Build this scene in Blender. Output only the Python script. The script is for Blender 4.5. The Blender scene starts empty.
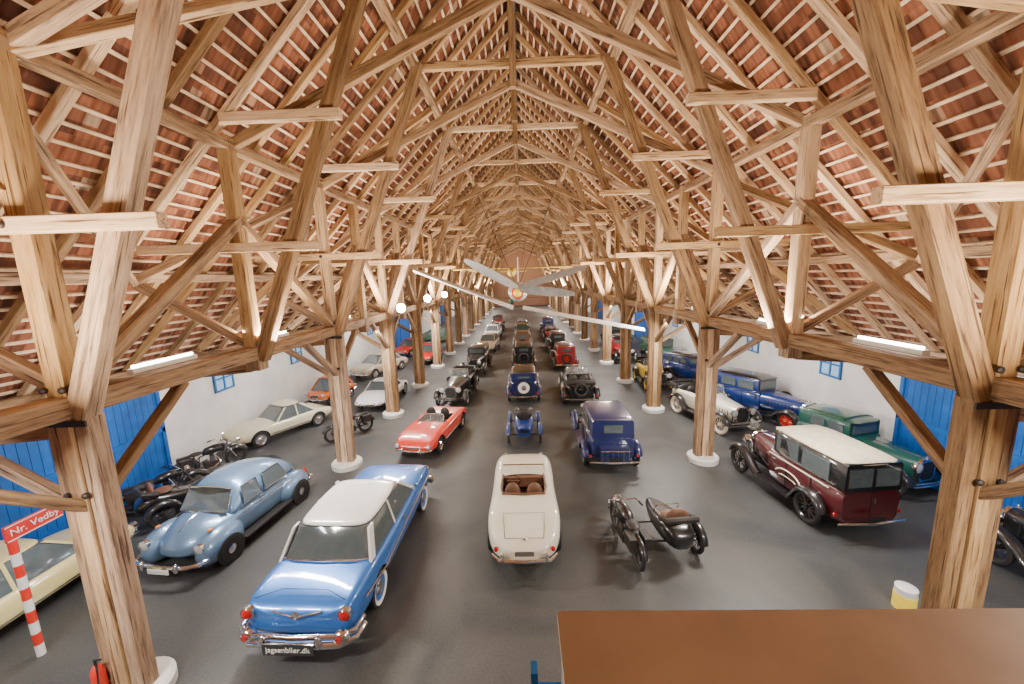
import bpy, bmesh, math, random
from mathutils import Vector, Matrix
random.seed(4)
H=6.3; F=390.0
rho=math.radians(1.43)
yv=Vector((9,65,-390)).normalized()
c=(9*math.cos(rho)+65*math.sin(rho))/390
xv=Vector((math.cos(rho),math.sin(rho),c)).normalized()
zv=xv.cross(yv)
SC=bpy.context.scene.collection
cam=bpy.data.cameras.new('camera'); co=bpy.data.objects.new('camera',cam); SC.objects.link(co)
cam.lens=F/1024*36; cam.sensor_width=36; cam.clip_end=300
co.matrix_world=Matrix.Translation((0,0,H))@Matrix((xv,yv,zv)).to_4x4()
bpy.context.scene.camera=co
pi=math.pi; dr=math.radians
# ---------- materials
def newmat(name):
    m=bpy.data.materials.new(name); m.use_nodes=True
    nt=m.node_tree; b=nt.nodes['Principled BSDF']; return m,nt,b
def plain(name,col,rough=.5,metal=0,coat=0,var=.12,scale=6,emit=0):
    m,nt,b=newmat(name)
    n=nt.nodes.new('ShaderNodeTexNoise'); n.inputs['Scale'].default_value=scale; n.inputs['Detail'].default_value=3
    tc=nt.nodes.new('ShaderNodeTexCoord'); nt.links.new(tc.outputs['Object'],n.inputs['Vector'])
    r=nt.nodes.new('ShaderNodeValToRGB')
    r.color_ramp.elements[0].position=.3; r.color_ramp.elements[1].position=.7
    r.color_ramp.elements[0].color=(*[x*(1-var) for x in col],1); r.color_ramp.elements[1].color=(*[min(1,x*(1+var)) for x in col],1)
    nt.links.new(n.outputs['Fac'],r.inputs['Fac']); nt.links.new(r.outputs['Color'],b.inputs['Base Color'])
    b.inputs['Roughness'].default_value=rough; b.inputs['Metallic'].default_value=metal
    b.inputs['Coat Weight'].default_value=coat; b.inputs['Coat Roughness'].default_value=.06
    if emit:
        b.inputs['Emission Color'].default_value=(*col,1); b.inputs['Emission Strength'].default_value=emit
    return m
pc={}
def paint(name,col,metal=0):
    if name not in pc: pc[name]=plain(name,col,.35,metal,1,.04,2)
    return pc[name]
def wood(name,c1,c2,c3):
    m,nt,b=newmat(name); L=nt.links
    tc=nt.nodes.new('ShaderNodeTexCoord'); mp=nt.nodes.new('ShaderNodeMapping'); mp.inputs['Scale'].default_value=(9,9,.7)
    oi=nt.nodes.new('ShaderNodeObjectInfo')
    L.new(tc.outputs['Object'],mp.inputs['Vector'])
    cx=nt.nodes.new('ShaderNodeVectorMath'); cx.operation='SCALE'; cx.inputs[0].default_value=(37,11,53); L.new(oi.outputs['Random'],cx.inputs['Scale']); L.new(cx.outputs[0],mp.inputs['Location'])
    n=nt.nodes.new('ShaderNodeTexNoise'); n.inputs['Scale'].default_value=1.6; n.inputs['Detail'].default_value=6; n.inputs['Roughness'].default_value=.7
    L.new(mp.outputs[0],n.inputs['Vector'])
    r=nt.nodes.new('ShaderNodeValToRGB'); e=r.color_ramp.elements
    e[0].position=.33; e[0].color=(*c1,1); e[1].position=.68; e[1].color=(*c3,1); k=e.new(.46); k.color=(*c2,1)
    L.new(n.outputs['Fac'],r.inputs['Fac'])
    mp2=nt.nodes.new('ShaderNodeMapping'); mp2.inputs['Scale'].default_value=(26,26,1.1); L.new(tc.outputs['Object'],mp2.inputs['Vector']); L.new(cx.outputs[0],mp2.inputs['Location'])
    n2=nt.nodes.new('ShaderNodeTexNoise'); n2.inputs['Scale'].default_value=1.0; n2.inputs['Detail'].default_value=3; L.new(mp2.outputs[0],n2.inputs['Vector'])
    r2=nt.nodes.new('ShaderNodeValToRGB'); r2.color_ramp.elements[0].position=.32; r2.color_ramp.elements[0].color=(.22,.16,.12,1); r2.color_ramp.elements[1].position=.42; r2.color_ramp.elements[1].color=(1,1,1,1); L.new(n2.outputs['Fac'],r2.inputs['Fac'])
    mu=nt.nodes.new('ShaderNodeMix'); mu.data_type='RGBA'; mu.blend_type='MULTIPLY'; mu.inputs[0].default_value=1; L.new(r.outputs['Color'],mu.inputs[6]); L.new(r2.outputs['Color'],mu.inputs[7])
    mr=nt.nodes.new('ShaderNodeMapRange'); mr.inputs['To Min'].default_value=.58; mr.inputs['To Max'].default_value=1.12; L.new(oi.outputs['Random'],mr.inputs['Value'])
    ms=nt.nodes.new('ShaderNodeMapRange'); ms.inputs['To Min'].default_value=1.2; ms.inputs['To Max'].default_value=.85; L.new(oi.outputs['Random'],ms.inputs['Value'])
    hs=nt.nodes.new('ShaderNodeHueSaturation'); L.new(mu.outputs[2],hs.inputs['Color']); L.new(mr.outputs[0],hs.inputs['Value']); L.new(ms.outputs[0],hs.inputs['Saturation'])
    L.new(hs.outputs[0],b.inputs['Base Color']); b.inputs['Roughness'].default_value=.75
    bp=nt.nodes.new('ShaderNodeBump'); bp.inputs['Strength'].default_value=.4; bp.inputs['Distance'].default_value=.02; L.new(n.outputs['Fac'],bp.inputs['Height']); L.new(bp.outputs[0],b.inputs['Normal'])
    return m
W_OLD=wood('old_timber',(.125,.066,.034),(.33,.20,.108),(.52,.345,.20))
W_NEW=wood('new_timber',(.34,.19,.088),(.58,.37,.195),(.72,.50,.29))
W_LATH=plain('lath_wood',(.72,.53,.35),.8,var=.3,scale=3)
IRON=plain('iron',(.05,.04,.035),.6,.6)
WHITE_PAINT=plain('white_paint',(.75,.73,.68),.7,var=.06)
CHROME=plain('chrome',(.82,.82,.84),.12,1,var=.03)
TIRE=plain('tyre_rubber',(.02,.02,.02),.75)
GLASS=plain('car_glass',(.10,.125,.13),.04,0,1,var=.1)
BLACK=paint('black_paint',(.008,.008,.009))
DARK=plain('dark_trim',(.015,.014,.013),.8)
LAMPG=plain('headlamp_glass',(.7,.72,.7),.08,.3,1,var=.05)
REDG=plain('tail_lamp_glass',(.45,.01,.01),.1,0,1)
AMBER=plain('amber_lens',(.8,.25,.02),.15,0,1)
LEATHER=plain('brown_leather',(.16,.075,.04),.5)
BLEATHER=plain('black_leather',(.03,.025,.022),.5)
CREAMT=plain('cream_rubber',(.7,.62,.48),.6)
WHITE=paint('white_enamel',(.85,.85,.82))
RED=paint('red_enamel',(.75,.03,.012))
TUBE=plain('lamp_glow',(1,.95,.85),.4,emit=25)
FGLOW=plain('floodlight_glow',(1,.97,.9),emit=150)
YGLOW=plain('yellow_glow',(.95,.7,.05),.4,emit=.3)  # glow put into the yellow; the propeller spinner has it though no lamp
m,nt,b=newmat('clear_glass'); b.inputs['Base Color'].default_value=(.6,.7,.7,1); b.inputs['Alpha'].default_value=.25; b.inputs['Roughness'].default_value=.03; GLASS2=m

# ---------- mesh helpers
BOXF=[(0,3,2,1),(4,5,6,7),(0,1,5,4),(1,2,6,5),(2,3,7,6),(3,0,4,7)]
def boxv(x0,x1,y0,y1,z0,z1): return [(x0,y0,z0),(x1,y0,z0),(x1,y1,z0),(x0,y1,z0),(x0,y0,z1),(x1,y0,z1),(x1,y1,z1),(x0,y1,z1)]
class MB:
    def __init__(s): s.v=[];s.f=[];s.m=[];s.mats=[]
    def mi(s,mat):
        if mat not in s.mats: s.mats.append(mat)
        return s.mats.index(mat)
    def add(s,vs,fs,mat):
        k=len(s.v); s.v.extend([tuple(a) for a in vs]); i=s.mi(mat)
        for f in fs: s.f.append(tuple(j+k for j in f)); s.m.append(i)
        return s
    def box(s,x0,x1,y0,y1,z0,z1,mat): return s.add(boxv(min(x0,x1),max(x0,x1),min(y0,y1),max(y0,y1),z0,z1),BOXF,mat)
    def loft(s,rings,mat,closed=True,cap=True):
        n=len(rings[0]); vs=[p for r in rings for p in r]; fs=[]
        for i in range(len(rings)-1):
            for j in range(n if closed else n-1):
                a=i*n+j; b=i*n+(j+1)%n; fs.append((a,b,b+n,a+n))
        if cap: fs.append(tuple(range(n-1,-1,-1))); fs.append(tuple(range((len(rings)-1)*n,len(rings)*n)))
        return s.add(vs,fs,mat)
    def tube(s,pts,r,mat,n=8,closed=False):
        pts=[Vector(p) for p in pts]; rings=[]; N=len(pts); ref=None
        for i,p in enumerate(pts):
            if closed: t=(pts[(i+1)%N]-pts[i-1]).normalized()
            else: t=(pts[min(i+1,N-1)]-pts[max(i-1,0)]).normalized()
            if ref is None: ref=Vector((0,0,1)) if abs(t.z)<.9 else Vector((1,0,0))
            a=(ref-t*ref.dot(t)).normalized(); ref=a; b=t.cross(a)
            rr=r[i] if isinstance(r,(list,tuple)) else r
            rings.append([p+a*rr*math.cos(2*pi*k/n)+b*rr*math.sin(2*pi*k/n) for k in range(n)])
        if closed: rings.append(rings[0])
        return s.loft(rings,mat,True,not closed)
    def lathe(s,prof,org,axis,mat,n=24,cap=True):
        ax=Vector(axis).normalized(); ref=Vector((0,0,1)) if abs(ax.z)<.9 else Vector((1,0,0))
        a=(ref-ax*ref.dot(ax)).normalized(); b=ax.cross(a); o=Vector(org)
        rings=[[o+ax*h+a*r*math.cos(2*pi*k/n)+b*r*math.sin(2*pi*k/n) for k in range(n)] for r,h in prof]
        return s.loft(rings,mat,True,cap)
    def ell(s,cn,rd,mat,zmin=None,n=16,m=10):
        cx,cy,cz=cn; rings=[]
        for i in range(m+1):
            t=-pi/2+pi*i/m*.999+.0005
            rings.append([(cx+rd[0]*math.cos(t)*math.cos(2*pi*k/n),cy+rd[1]*math.cos(t)*math.sin(2*pi*k/n),max(cz+rd[2]*math.sin(t),zmin if zmin is not None else -9)) for k in range(n)])
        return s.loft(rings,mat)
    def build(s,name,parent=None,sub=0,smooth=True,ang=38):
        me=bpy.data.meshes.new(name); me.from_pydata(s.v,[],s.f)
        for m in s.mats: me.materials.append(m)
        me.polygons.foreach_set('material_index',s.m)
        if smooth:
            me.polygons.foreach_set('use_smooth',[True]*len(s.f))
            if not sub: me.set_sharp_from_angle(angle=dr(ang))
        me.update()
        o=bpy.data.objects.new(name,me); SC.objects.link(o)
        if parent: o.parent=parent
        if sub:
            d=o.modifiers.new('sub','SUBSURF'); d.levels=sub; d.render_levels=sub
        return o
def mesh_obj(name,verts,faces,mat,parent=None):
    me=bpy.data.meshes.new(name); me.from_pydata(verts,[],faces); me.update()
    if mat: me.materials.append(mat)
    o=bpy.data.objects.new(name,me); SC.objects.link(o)
    if parent: o.parent=parent
    return o
def empty(name,loc=(0,0,0),rot=0):
    o=bpy.data.objects.new(name,None); o.empty_display_size=.2; o.location=loc; o.rotation_euler=(0,0,rot); SC.objects.link(o); return o
def share(o,name,parent,loc=(0,0,0),rot=(0,0,0)):
    n=o.copy(); n.name=name; n.parent=parent; n.location=loc; n.rotation_euler=rot; SC.objects.link(n); return n
bcache={}
def beam(name,p0,p1,w,d,mat,parent=None):
    p0=Vector(p0);p1=Vector(p1); v=p1-p0; L=round(v.length,2); key=(L,w,d,mat.name)
    if key not in bcache:
        b=min(w,d)*.08; pr=[(-w/2+b,-d/2),(w/2-b,-d/2),(w/2,-d/2+b),(w/2,d/2-b),(w/2-b,d/2),(-w/2+b,d/2),(-w/2,d/2-b),(-w/2,-d/2+b)]
        vs=[(x,y,0) for x,y in pr]+[(x,y,L) for x,y in pr]
        fs=[tuple(range(7,-1,-1)),tuple(range(8,16))]+[(i,(i+1)%8,8+(i+1)%8,8+i) for i in range(8)]
        me=bpy.data.meshes.new(name); me.from_pydata(vs,[],fs); me.materials.append(mat); bcache[key]=me
    o=bpy.data.objects.new(name,bcache[key]); SC.objects.link(o)
    z=v.normalized(); ref=Vector((0,1,0)) if abs(z.y)<.9 else Vector((1,0,0))
    x=ref.cross(z).normalized(); y=z.cross(x)
    o.matrix_local=Matrix.Translation(p0)@Matrix((x,y,z)).transposed().to_4x4()
    if parent: o.parent=parent
    return o
def tag(o,label,cat,group=None):
    o['label']=label; o['category']=cat
    if group: o['group']=group
    return o
def struct(o): o['kind']='structure'; return o
def text(body,size,mat,parent,loc,rot,name='lettering',ext=.004):
    cu=bpy.data.curves.new(name,'FONT'); cu.body=body; cu.size=size; cu.extrude=ext; cu.align_x='CENTER'; cu.align_y='CENTER'
    t=bpy.data.objects.new(name,cu); SC.objects.link(t); dg=bpy.context.evaluated_depsgraph_get()
    me=bpy.data.meshes.new_from_object(t.evaluated_get(dg)); bpy.data.objects.remove(t)
    me.materials.clear(); me.materials.append(mat)
    o=bpy.data.objects.new(name,me); SC.objects.link(o); o.parent=parent; o.location=loc; o.rotation_euler=rot
    return o
def boolcut(o,cb,p):
    c_=cb.build('tmp',None,smooth=False); o.parent=None
    md=o.modifiers.new('b','BOOLEAN'); md.object=c_; md.operation='DIFFERENCE'; md.solver='EXACT'
    try: md.material_mode='TRANSFER'
    except Exception: pass
    dg=bpy.context.evaluated_depsgraph_get(); me=bpy.data.meshes.new_from_object(o.evaluated_get(dg))
    o.modifiers.clear(); o.data=me; bpy.data.objects.remove(c_)
    me.polygons.foreach_set('use_smooth',[True]*len(me.polygons)); me.set_sharp_from_angle(angle=dr(40)); o.parent=p

# ---------- shell
CX=-.1; XP=6.1; WX=11.7; YB=-3; YF=88; ZE=3.8; ZR=15.8; SL=(ZR-ZE)/WX
def roofz(x): return ZR-SL*abs(x)
m,nt,b=newmat('floor_asphalt'); L=nt.links
tc=nt.nodes.new('ShaderNodeTexCoord'); n1=nt.nodes.new('ShaderNodeTexNoise'); n1.inputs['Scale'].default_value=.4; n1.inputs['Detail'].default_value=7; n1.inputs['Distortion'].default_value=1.2
n2=nt.nodes.new('ShaderNodeTexNoise'); n2.inputs['Scale'].default_value=25; n2.inputs['Detail'].default_value=8
L.new(tc.outputs['Object'],n1.inputs['Vector']); L.new(tc.outputs['Object'],n2.inputs['Vector'])
r=nt.nodes.new('ShaderNodeValToRGB'); e=r.color_ramp.elements; e[0].position=.36; e[0].color=(.042,.045,.046,1); e[1].position=.66; e[1].color=(.102,.10,.092,1)
mx=nt.nodes.new('ShaderNodeMath'); mx.operation='MULTIPLY_ADD'; mx.inputs[1].default_value=.35; L.new(n2.outputs['Fac'],mx.inputs[0]); 
m2=nt.nodes.new('ShaderNodeMath'); m2.operation='MULTIPLY'; m2.inputs[1].default_value=.65; L.new(n1.outputs['Fac'],m2.inputs[0]); L.new(m2.outputs[0],mx.inputs[2])
L.new(mx.outputs[0],r.inputs['Fac']); L.new(r.outputs[0],b.inputs['Base Color']); b.inputs['Roughness'].default_value=.47
bp=nt.nodes.new('ShaderNodeBump'); bp.inputs['Strength'].default_value=.3; bp.inputs['Distance'].default_value=.01; L.new(n2.outputs['Fac'],bp.inputs['Height']); L.new(bp.outputs[0],b.inputs['Normal'])
struct(mesh_obj('floor',boxv(CX-WX-.3,CX+WX+.3,YB-.2,YF+.2,-.2,0),BOXF,m))
PLASTER=plain('white_plaster',(.74,.72,.67),.9,var=.07,scale=1.5)
BLUE=plain('blue_door_paint',(.005,.10,.38),.5,var=.25,scale=2)
struct(mesh_obj('wall_left',boxv(CX-WX-.3,CX-WX,YB,YF,0,ZE),BOXF,PLASTER)); struct(mesh_obj('wall_right',boxv(CX+WX,CX+WX+.3,YB,YF,0,ZE),BOXF,PLASTER))
m,nt,b=newmat('clay_tile'); L=nt.links
tc=nt.nodes.new('ShaderNodeTexCoord'); sp=nt.nodes.new('ShaderNodeSeparateXYZ'); L.new(tc.outputs['Object'],sp.inputs[0])
mp=nt.nodes.new('ShaderNodeMapping'); mp.inputs['Scale'].default_value=(2.9,4.2,2.9); L.new(tc.outputs['Object'],mp.inputs['Vector'])
wn=nt.nodes.new('ShaderNodeTexWhiteNoise'); fl=nt.nodes.new('ShaderNodeVectorMath'); fl.operation='FLOOR'; L.new(mp.outputs[0],fl.inputs[0]); L.new(fl.outputs[0],wn.inputs['Vector'])
r=nt.nodes.new('ShaderNodeValToRGB'); e=r.color_ramp.elements; e[0].color=(.10,.028,.013,1); e[1].color=(.34,.12,.055,1); k=e.new(.93); k.color=(.32,.11,.05,1); e[2].color=(.46,.32,.21,1); L.new(wn.outputs['Value'],r.inputs['Fac'])
wv=nt.nodes.new('ShaderNodeMath'); wv.operation='MULTIPLY'; wv.inputs[1].default_value=4.2*2*pi; L.new(sp.outputs['Y'],wv.inputs[0])
sn=nt.nodes.new('ShaderNodeMath'); sn.operation='SINE'; L.new(wv.outputs[0],sn.inputs[0])
bp=nt.nodes.new('ShaderNodeBump'); bp.inputs['Strength'].default_value=1; bp.inputs['Distance'].default_value=.035; L.new(sn.outputs[0],bp.inputs['Height']); L.new(bp.outputs[0],b.inputs['Normal'])
L.new(r.outputs[0],b.inputs['Base Color']); b.inputs['Roughness'].default_value=.85
TILE=m
def roof(side):
    mb=MB(); n=Vector((side*SL,0,1)).normalized(); up=Vector((-side,0,SL)).normalized()
    base=Vector((CX+side*WX,0,ZE)); Ls=WX*math.sqrt(1+SL*SL); off=.16
    def slab(s0,s1,h0,h1,mat):
        vs=[]
        for y in (YB-.1,YF+.1):
            for s,h in ((s0,h0),(s1,h0),(s1,h1),(s0,h1)):
                p=base+up*s+n*h; vs.append((p.x,y,p.z))
        mb.add(vs,[(0,1,2,3),(4,7,6,5),(0,4,5,1),(1,5,6,2),(2,6,7,3),(3,7,4,0)],mat)
    slab(-.35,Ls,off+.1,off+.16,TILE)
    s=.1
    while s<Ls-.05:
        slab(s,s+.06,off,off+.045,W_LATH)
        vs=[]
        for y in (YB,YF):
            for ss,h in ((s+.06,off+.04),(s+.4,off+.095)):
                p=base+up*ss+n*h; vs.append((p.x,y,p.z))
        mb.add(vs,[(0,1,3,2)],TILE); s+=.34
    struct(mb.build('ceiling',smooth=False))
roof(-1); roof(1)
GABLE=plain('gable_boards',(.38,.2,.12),.8,var=.3)
for y,nm in ((YF,'wall_far'),(YB-.2,'wall_near')):
    vs=[(CX-WX-.3,y,0),(CX+WX+.3,y,0),(CX+WX+.3,y,ZE),(CX,y,ZR+.3),(CX-WX-.3,y,ZE)]; vs+=[(a,y+.2,q) for a,_,q in vs]
    struct(mesh_obj(nm,vs,[(0,1,2,3,4),(9,8,7,6,5)]+[(i,(i+1)%5,5+(i+1)%5,5+i) for i in range(5)],GABLE))
FRAME=plain('blue_window_frame',(.02,.16,.42),.5); GLASSD=plain('window_pane',(.35,.5,.7),.2,emit=.35)
cnt={'d':0,'w':0}
def gate(side,y0,y1,h=3.4):
    cnt['d']+=1; x=CX+side*WX; s=-side; mb=MB(); y=y0
    while y<y1-.01: mb.box(x,x+s*.07,y+.006,y+.194,.03,h,BLUE); y+=.2
    mid=(y0+y1)/2
    for ya in (y0,mid-.13,mid+.01,y1-.12): mb.box(x+s*.07,x+s*.12,ya,ya+.12,.03,h,BLUE)
    for z in (.3,1.7,h-.3): mb.box(x+s*.07,x+s*.12,y0,mid-.02,z,z+.14,BLUE); mb.box(x+s*.07,x+s*.12,mid+.02,y1,z,z+.14,BLUE)
    struct(mb.build(f"door_{cnt['d']}",smooth=False))
def window(side,y,z=2.75):
    cnt['w']+=1; x=CX+side*WX; s=-side; w=.5;h=.5; mb=MB()
    mb.box(x,x+s*.03,y-w,y+w,z-h,z+h,GLASSD)
    for a,b_ in ((y-w,y-w+.07),(y+w-.07,y+w),(y-.03,y+.03)): mb.box(x,x+s*.07,a,b_,z-h,z+h,FRAME)
    for a,b_ in ((z-h,z-h+.07),(z+h-.07,z+h),(z-.03,z+.03)): mb.box(x,x+s*.065,y-w,y+w,a,b_,FRAME)
    struct(mb.build(f"window_{cnt['w']}",smooth=False))
for s in (-1,1):
    gate(s,6.4,11.8); gate(s,0,5.0); gate(s,34,40); gate(s,56,62)
    for y in (14.6,19.6,24.6,29.6,44.6,49.6,69.6): window(s,y)

# ---------- timber frame
pb=[None]; BOLT=[None]
def truss(y,kind,nxt,prv):
    e=empty('roof_truss',(CX,y,0)); full=kind=='post' or y<10
    tag(e,'oak truss on paired posts with leaning struts and ties' if kind!='hang' else 'hanging oak truss frame between the posts','roof truss','roof trusses')
    for s in (-1,1):
        if kind=='post':
            for dx,dd,z1,mm in ((-.2,.26,4.6,W_OLD),(0,.34,4.75,W_NEW),(.2,.26,4.6,W_OLD)):
                beam('post',(s*XP+dx,0,.18),(s*XP+dx,0,z1),.19,dd,mm,e)
            if pb[0] is None:
                pb[0]=MB().lathe([(.5,0),(.5,.15),(.45,.2)],(0,0,0),(0,0,1),WHITE_PAINT,28).build('post_base',e); pb[0].location=(s*XP,0,0)
            else: share(pb[0],'post_base',e,(s*XP,0,0))
            for k in (-1,1): beam('knee_brace',(s*XP,k*.12,3.3),(s*XP,k*1.75,4.6),.18,.14,W_OLD,e)
        else:
            beam('hanging_post',(s*XP,0,4.35),(s*XP,0,4.9),.34,.34,W_OLD,e)
        beam('upper_post',(s*(XP+.02),0,4.7),(s*(XP+.02),0,roofz(XP)-.15),.26,.3,W_NEW,e)
        beam('tie_beam',(s*(XP+2.1),-.22,7.1),(s*(XP-(1.9 if full else .4)),-.22,7.1),.2,.16,W_NEW,e)
        if full:
            beam('strut',(s*(XP-.15),-.02,4.6),(s*2.75,-.02,roofz(2.75)-.45),.28,.26,W_OLD,e)
            beam('tie_beam',(s*(XP-.1),-.2,9.7),(s*3.5,-.2,9.7),.2,.16,W_NEW,e)
            beam('collar_brace',(s*XP,.16,9.3),(0,.16,12.0),.22,.16,W_OLD,e)
            beam('aisle_strut',(s*(XP+.15),.12,4.9),(s*(XP+2.6),.12,6.35),.2,.15,W_OLD,e)
            beam('aisle_tie',(s*(XP+.1),.0,4.4),(s*(WX-.05),.0,3.95),.2,.18,W_OLD,e)
        if kind=='post':
            beam('aisle_brace',(s*(XP+.15),0,3.2),(s*(XP+1.9),0,4.3),.16,.14,W_OLD,e)
            beam('aisle_strut',(s*(WX-1.2),-.12,4.3),(s*(XP+.1),-.12,7.6),.2,.15,W_NEW,e)
            for d in (nxt,prv):
                if d:
                    beam('long_brace',(s*XP,0,4.9),(s*XP,d,7.7),.24,.2,W_OLD,e)
                    if d>0: beam('wind_brace',(s*(XP+.1),0,roofz(XP)-.45),(s*3.0,d,roofz(3)-.45),.2,.14,W_NEW,e)
                    beam('wind_brace',(s*8.7,d,roofz(8.7)-.45),(s*(XP+.2),0,roofz(XP)-.55),.2,.14,W_OLD,e)
    if kind=='post': beam('collar_beam',(-2.9,.2,12.55),(2.9,.2,12.55),.22,.16,W_NEW,e)
    beam('king_post',(0,0,11.8),(0,0,ZR-.1),.2,.2,W_OLD,e)
    if y<13 and kind=='post':
        for s in (-1,1):
            for z,dx in ((5.0,-.13),(5.0,.13),(3.5,-.13),(3.5,.13),(7.1,.0)):
                if BOLT[0] is None:
                    BOLT[0]=MB().lathe([(.045,0),(.045,.03),(.02,.05)],(0,0,0),(0,-1,0),IRON,10).build('iron_bolt',e); BOLT[0].location=(s*XP+dx,-.17,z)
                else: share(BOLT[0],'iron_bolt',e,(s*XP+dx,-.17 if z<7 else -.3,z))
            MB().box(s*XP-.36,s*XP+.36,-.20,-.172,4.5,4.58,IRON).build('iron_strap',e,smooth=False)
ys=[5.0,8.75,12.55]; kinds=['post','hang','post']; y=12.55
while y<82: ys+=[y+2.5,y+5.0]; kinds+=['hang','post']; y+=5.0
for i,(y,k) in enumerate(zip(ys,kinds)): truss(y,k,ys[i+1]-y if i+1<len(ys) else None,ys[i-1]-y if i else None)
for s in (-1,1):
    for x,z,w,lab,nm in ((XP,4.75,.3,'long timber plate carried on the posts','plate_beam'),(XP,roofz(XP)-.3,.22,'long timber purlin under the rafters','purlin'),(2.9,roofz(2.9)-.3,.2,'long timber purlin under the rafters','purlin'),(8.75,roofz(8.75)-.3,.2,'long timber purlin under the rafters','purlin'),(WX-.15,ZE+.02,.2,'timber wall plate on top of the white wall','wall_plate')):
        tag(beam(nm,(CX+s*x,YB+.05,z),(CX+s*x,YF-.05,z),w,w,W_OLD),lab,'beam','lengthwise beams')
tag(beam('ridge_beam',(CX,YB+.05,ZR-.2),(CX,YF-.05,ZR-.2),.2,.2,W_OLD),'timber ridge beam along the top of the roof','beam')
y=YB+.6
while y<YF:
    for s in (-1,1):
        tag(beam('rafter',(CX+s*(WX-.02),y,ZE+.08),(CX+s*.14,y,ZR-.07),.15,.17,random.choice((W_NEW,W_NEW,W_OLD))),'sawn timber rafter carrying the tile laths','rafter','rafters')
    y+=1.22

# ---------- lights
def area(loc,target,sx,sy,power,col):
    l=bpy.data.lights.new('lamp','AREA'); l.shape='RECTANGLE'; l.size=sx; l.size_y=sy; l.energy=power; l.color=col
    o=bpy.data.objects.new('lamp',l); SC.objects.link(o); o.location=loc
    o.rotation_euler=(Vector(target)-Vector(loc)).to_track_quat('-Z','Y').to_euler()
WARM=(1,.85,.66)
for y in (3,9,16,26,38,52,66,80):  # bare area lights without fittings; farthest row added to brighten the far end
    k=1 if y<20 else 1.4
    for s in (-1,1):
        area((CX+s*5.6,y,4.95),(CX+s*2.0,y+1.5,14),.3,1.6,700*k,WARM)
        area((CX+s*5.7,y,4.5),(CX+s*2.5,y,0),.3,1.2,350*k,(1,.94,.86))
        if y<70:
            area((CX+s*7.2,y,4.6),(CX+s*9.8,y,1),.3,2,250*k,(.95,.96,1))
            area((CX+s*7.0,y,4.95),(CX+s*9.5,y,9),.3,2,160*k,WARM)
w=bpy.data.worlds.new('world'); bpy.context.scene.world=w; w.use_nodes=True; w.node_tree.nodes['Background'].inputs[0].default_value=(.5,.5,.5,1); w.node_tree.nodes['Background'].inputs[1].default_value=.2
for s in (-1,1):
    for y in (6.8,9.9,14.0,19.0,24.0,29.0):
        e=tag(empty('tube_lamp',(CX+s*(XP+.32),y,4.98)),'glowing white fluorescent tube fitting on the timber plate','lamp','tube lamps')
        MB().box(-.06,.06,-.65,.65,-.08,0,WHITE_PAINT).build('housing',e)
        MB().tube([(0,-.6,.03),(0,.6,.03)],.025,TUBE).build('tube',e)
for x,y,z in ((-5.35,17.2,5.1),(-5.35,22.2,5.25),(-5.35,27.2,5.25)):
    e=tag(empty('floodlight',(x,y,z)),'bright glowing floodlight clamped to a timber post','lamp','floodlights')
    MB().lathe([(.14,.12),(.2,.1),(.22,-.03)],(0,0,0),(0,1,0),IRON,18).build('housing',e)
    MB().lathe([(.001,-.08),(.16,-.06),(.2,-.03)],(0,0,0),(0,1,0),FGLOW,18).build('lens',e)
    MB().tube([(0,.1,0),(-5.75-x,.3,0)],.03,IRON).build('bracket',e)

# ---------- wheels
wc={}
def wheel(parent,x,y,r,w,style,color=None,name='wheel',z=None,rot=(0,0,0)):
    key=(r,w,style,color.name if color else '')
    z=r if z is None else z
    if key in wc: return share(wc[key],name,parent,(x,y,z),rot)
    mb=MB(); A=(1,0,0); O=(0,0,0); tm=CREAMT if style=='creamspoke' else TIRE
    if style in('disc','white'):
        ri=r*.66
        mb.lathe([(ri,-w*.42),(r*.86,-w*.5),(r*.97,-w*.4),(r,-w*.2),(r,w*.2),(r*.97,w*.4),(r*.86,w*.5),(ri,w*.42)],O,A,TIRE,28,False)
        for s in (-1,1):
            if style=='white': mb.lathe([(ri,s*(w*.43)),(r*.86,s*(w*.5+.004))],O,A,WHITE,28,False)
            mb.lathe([(ri*1.01,s*w*.42),(ri*.9,s*w*.36),(ri*.55,s*w*.34)],O,A,color or CHROME,28,False)
            mb.lathe([(ri*.6,s*w*.34),(ri*.45,s*w*.47),(.001,s*w*.52)],O,A,CHROME,20,False)
    else:
        t=w/2; rt=r-t
        mb.lathe([(rt+t*math.cos(a),t*math.sin(a)) for a in [2*pi*k/8 for k in range(9)]],O,A,tm,28,False)
        mb.lathe([(rt-t*.8,-t*.6),(rt-t*1.15,0),(rt-t*.8,t*.6)],O,A,color or IRON,28,False)
        mb.lathe([(.001,-t*1.1),(r*.12,-t),(r*.15,0),(r*.12,t),(.001,t*1.1)],O,A,color or IRON,12,False)
        ns=12 if style=='wood' else 20
        for k in range(ns):
            a=2*pi*k/ns; sx=t*.5*(1 if k%2 else -1) if style!='wood' else 0; q=.022 if style=='wood' else .007
            mb.tube([(sx,r*.1*math.cos(a),r*.1*math.sin(a)),(0,(rt-t)*math.cos(a),(rt-t)*math.sin(a))],q,color or IRON,4)
    o=mb.build(name,parent); o.location=(x,y,z); o.rotation_euler=rot; wc[key]=o; return o

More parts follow.
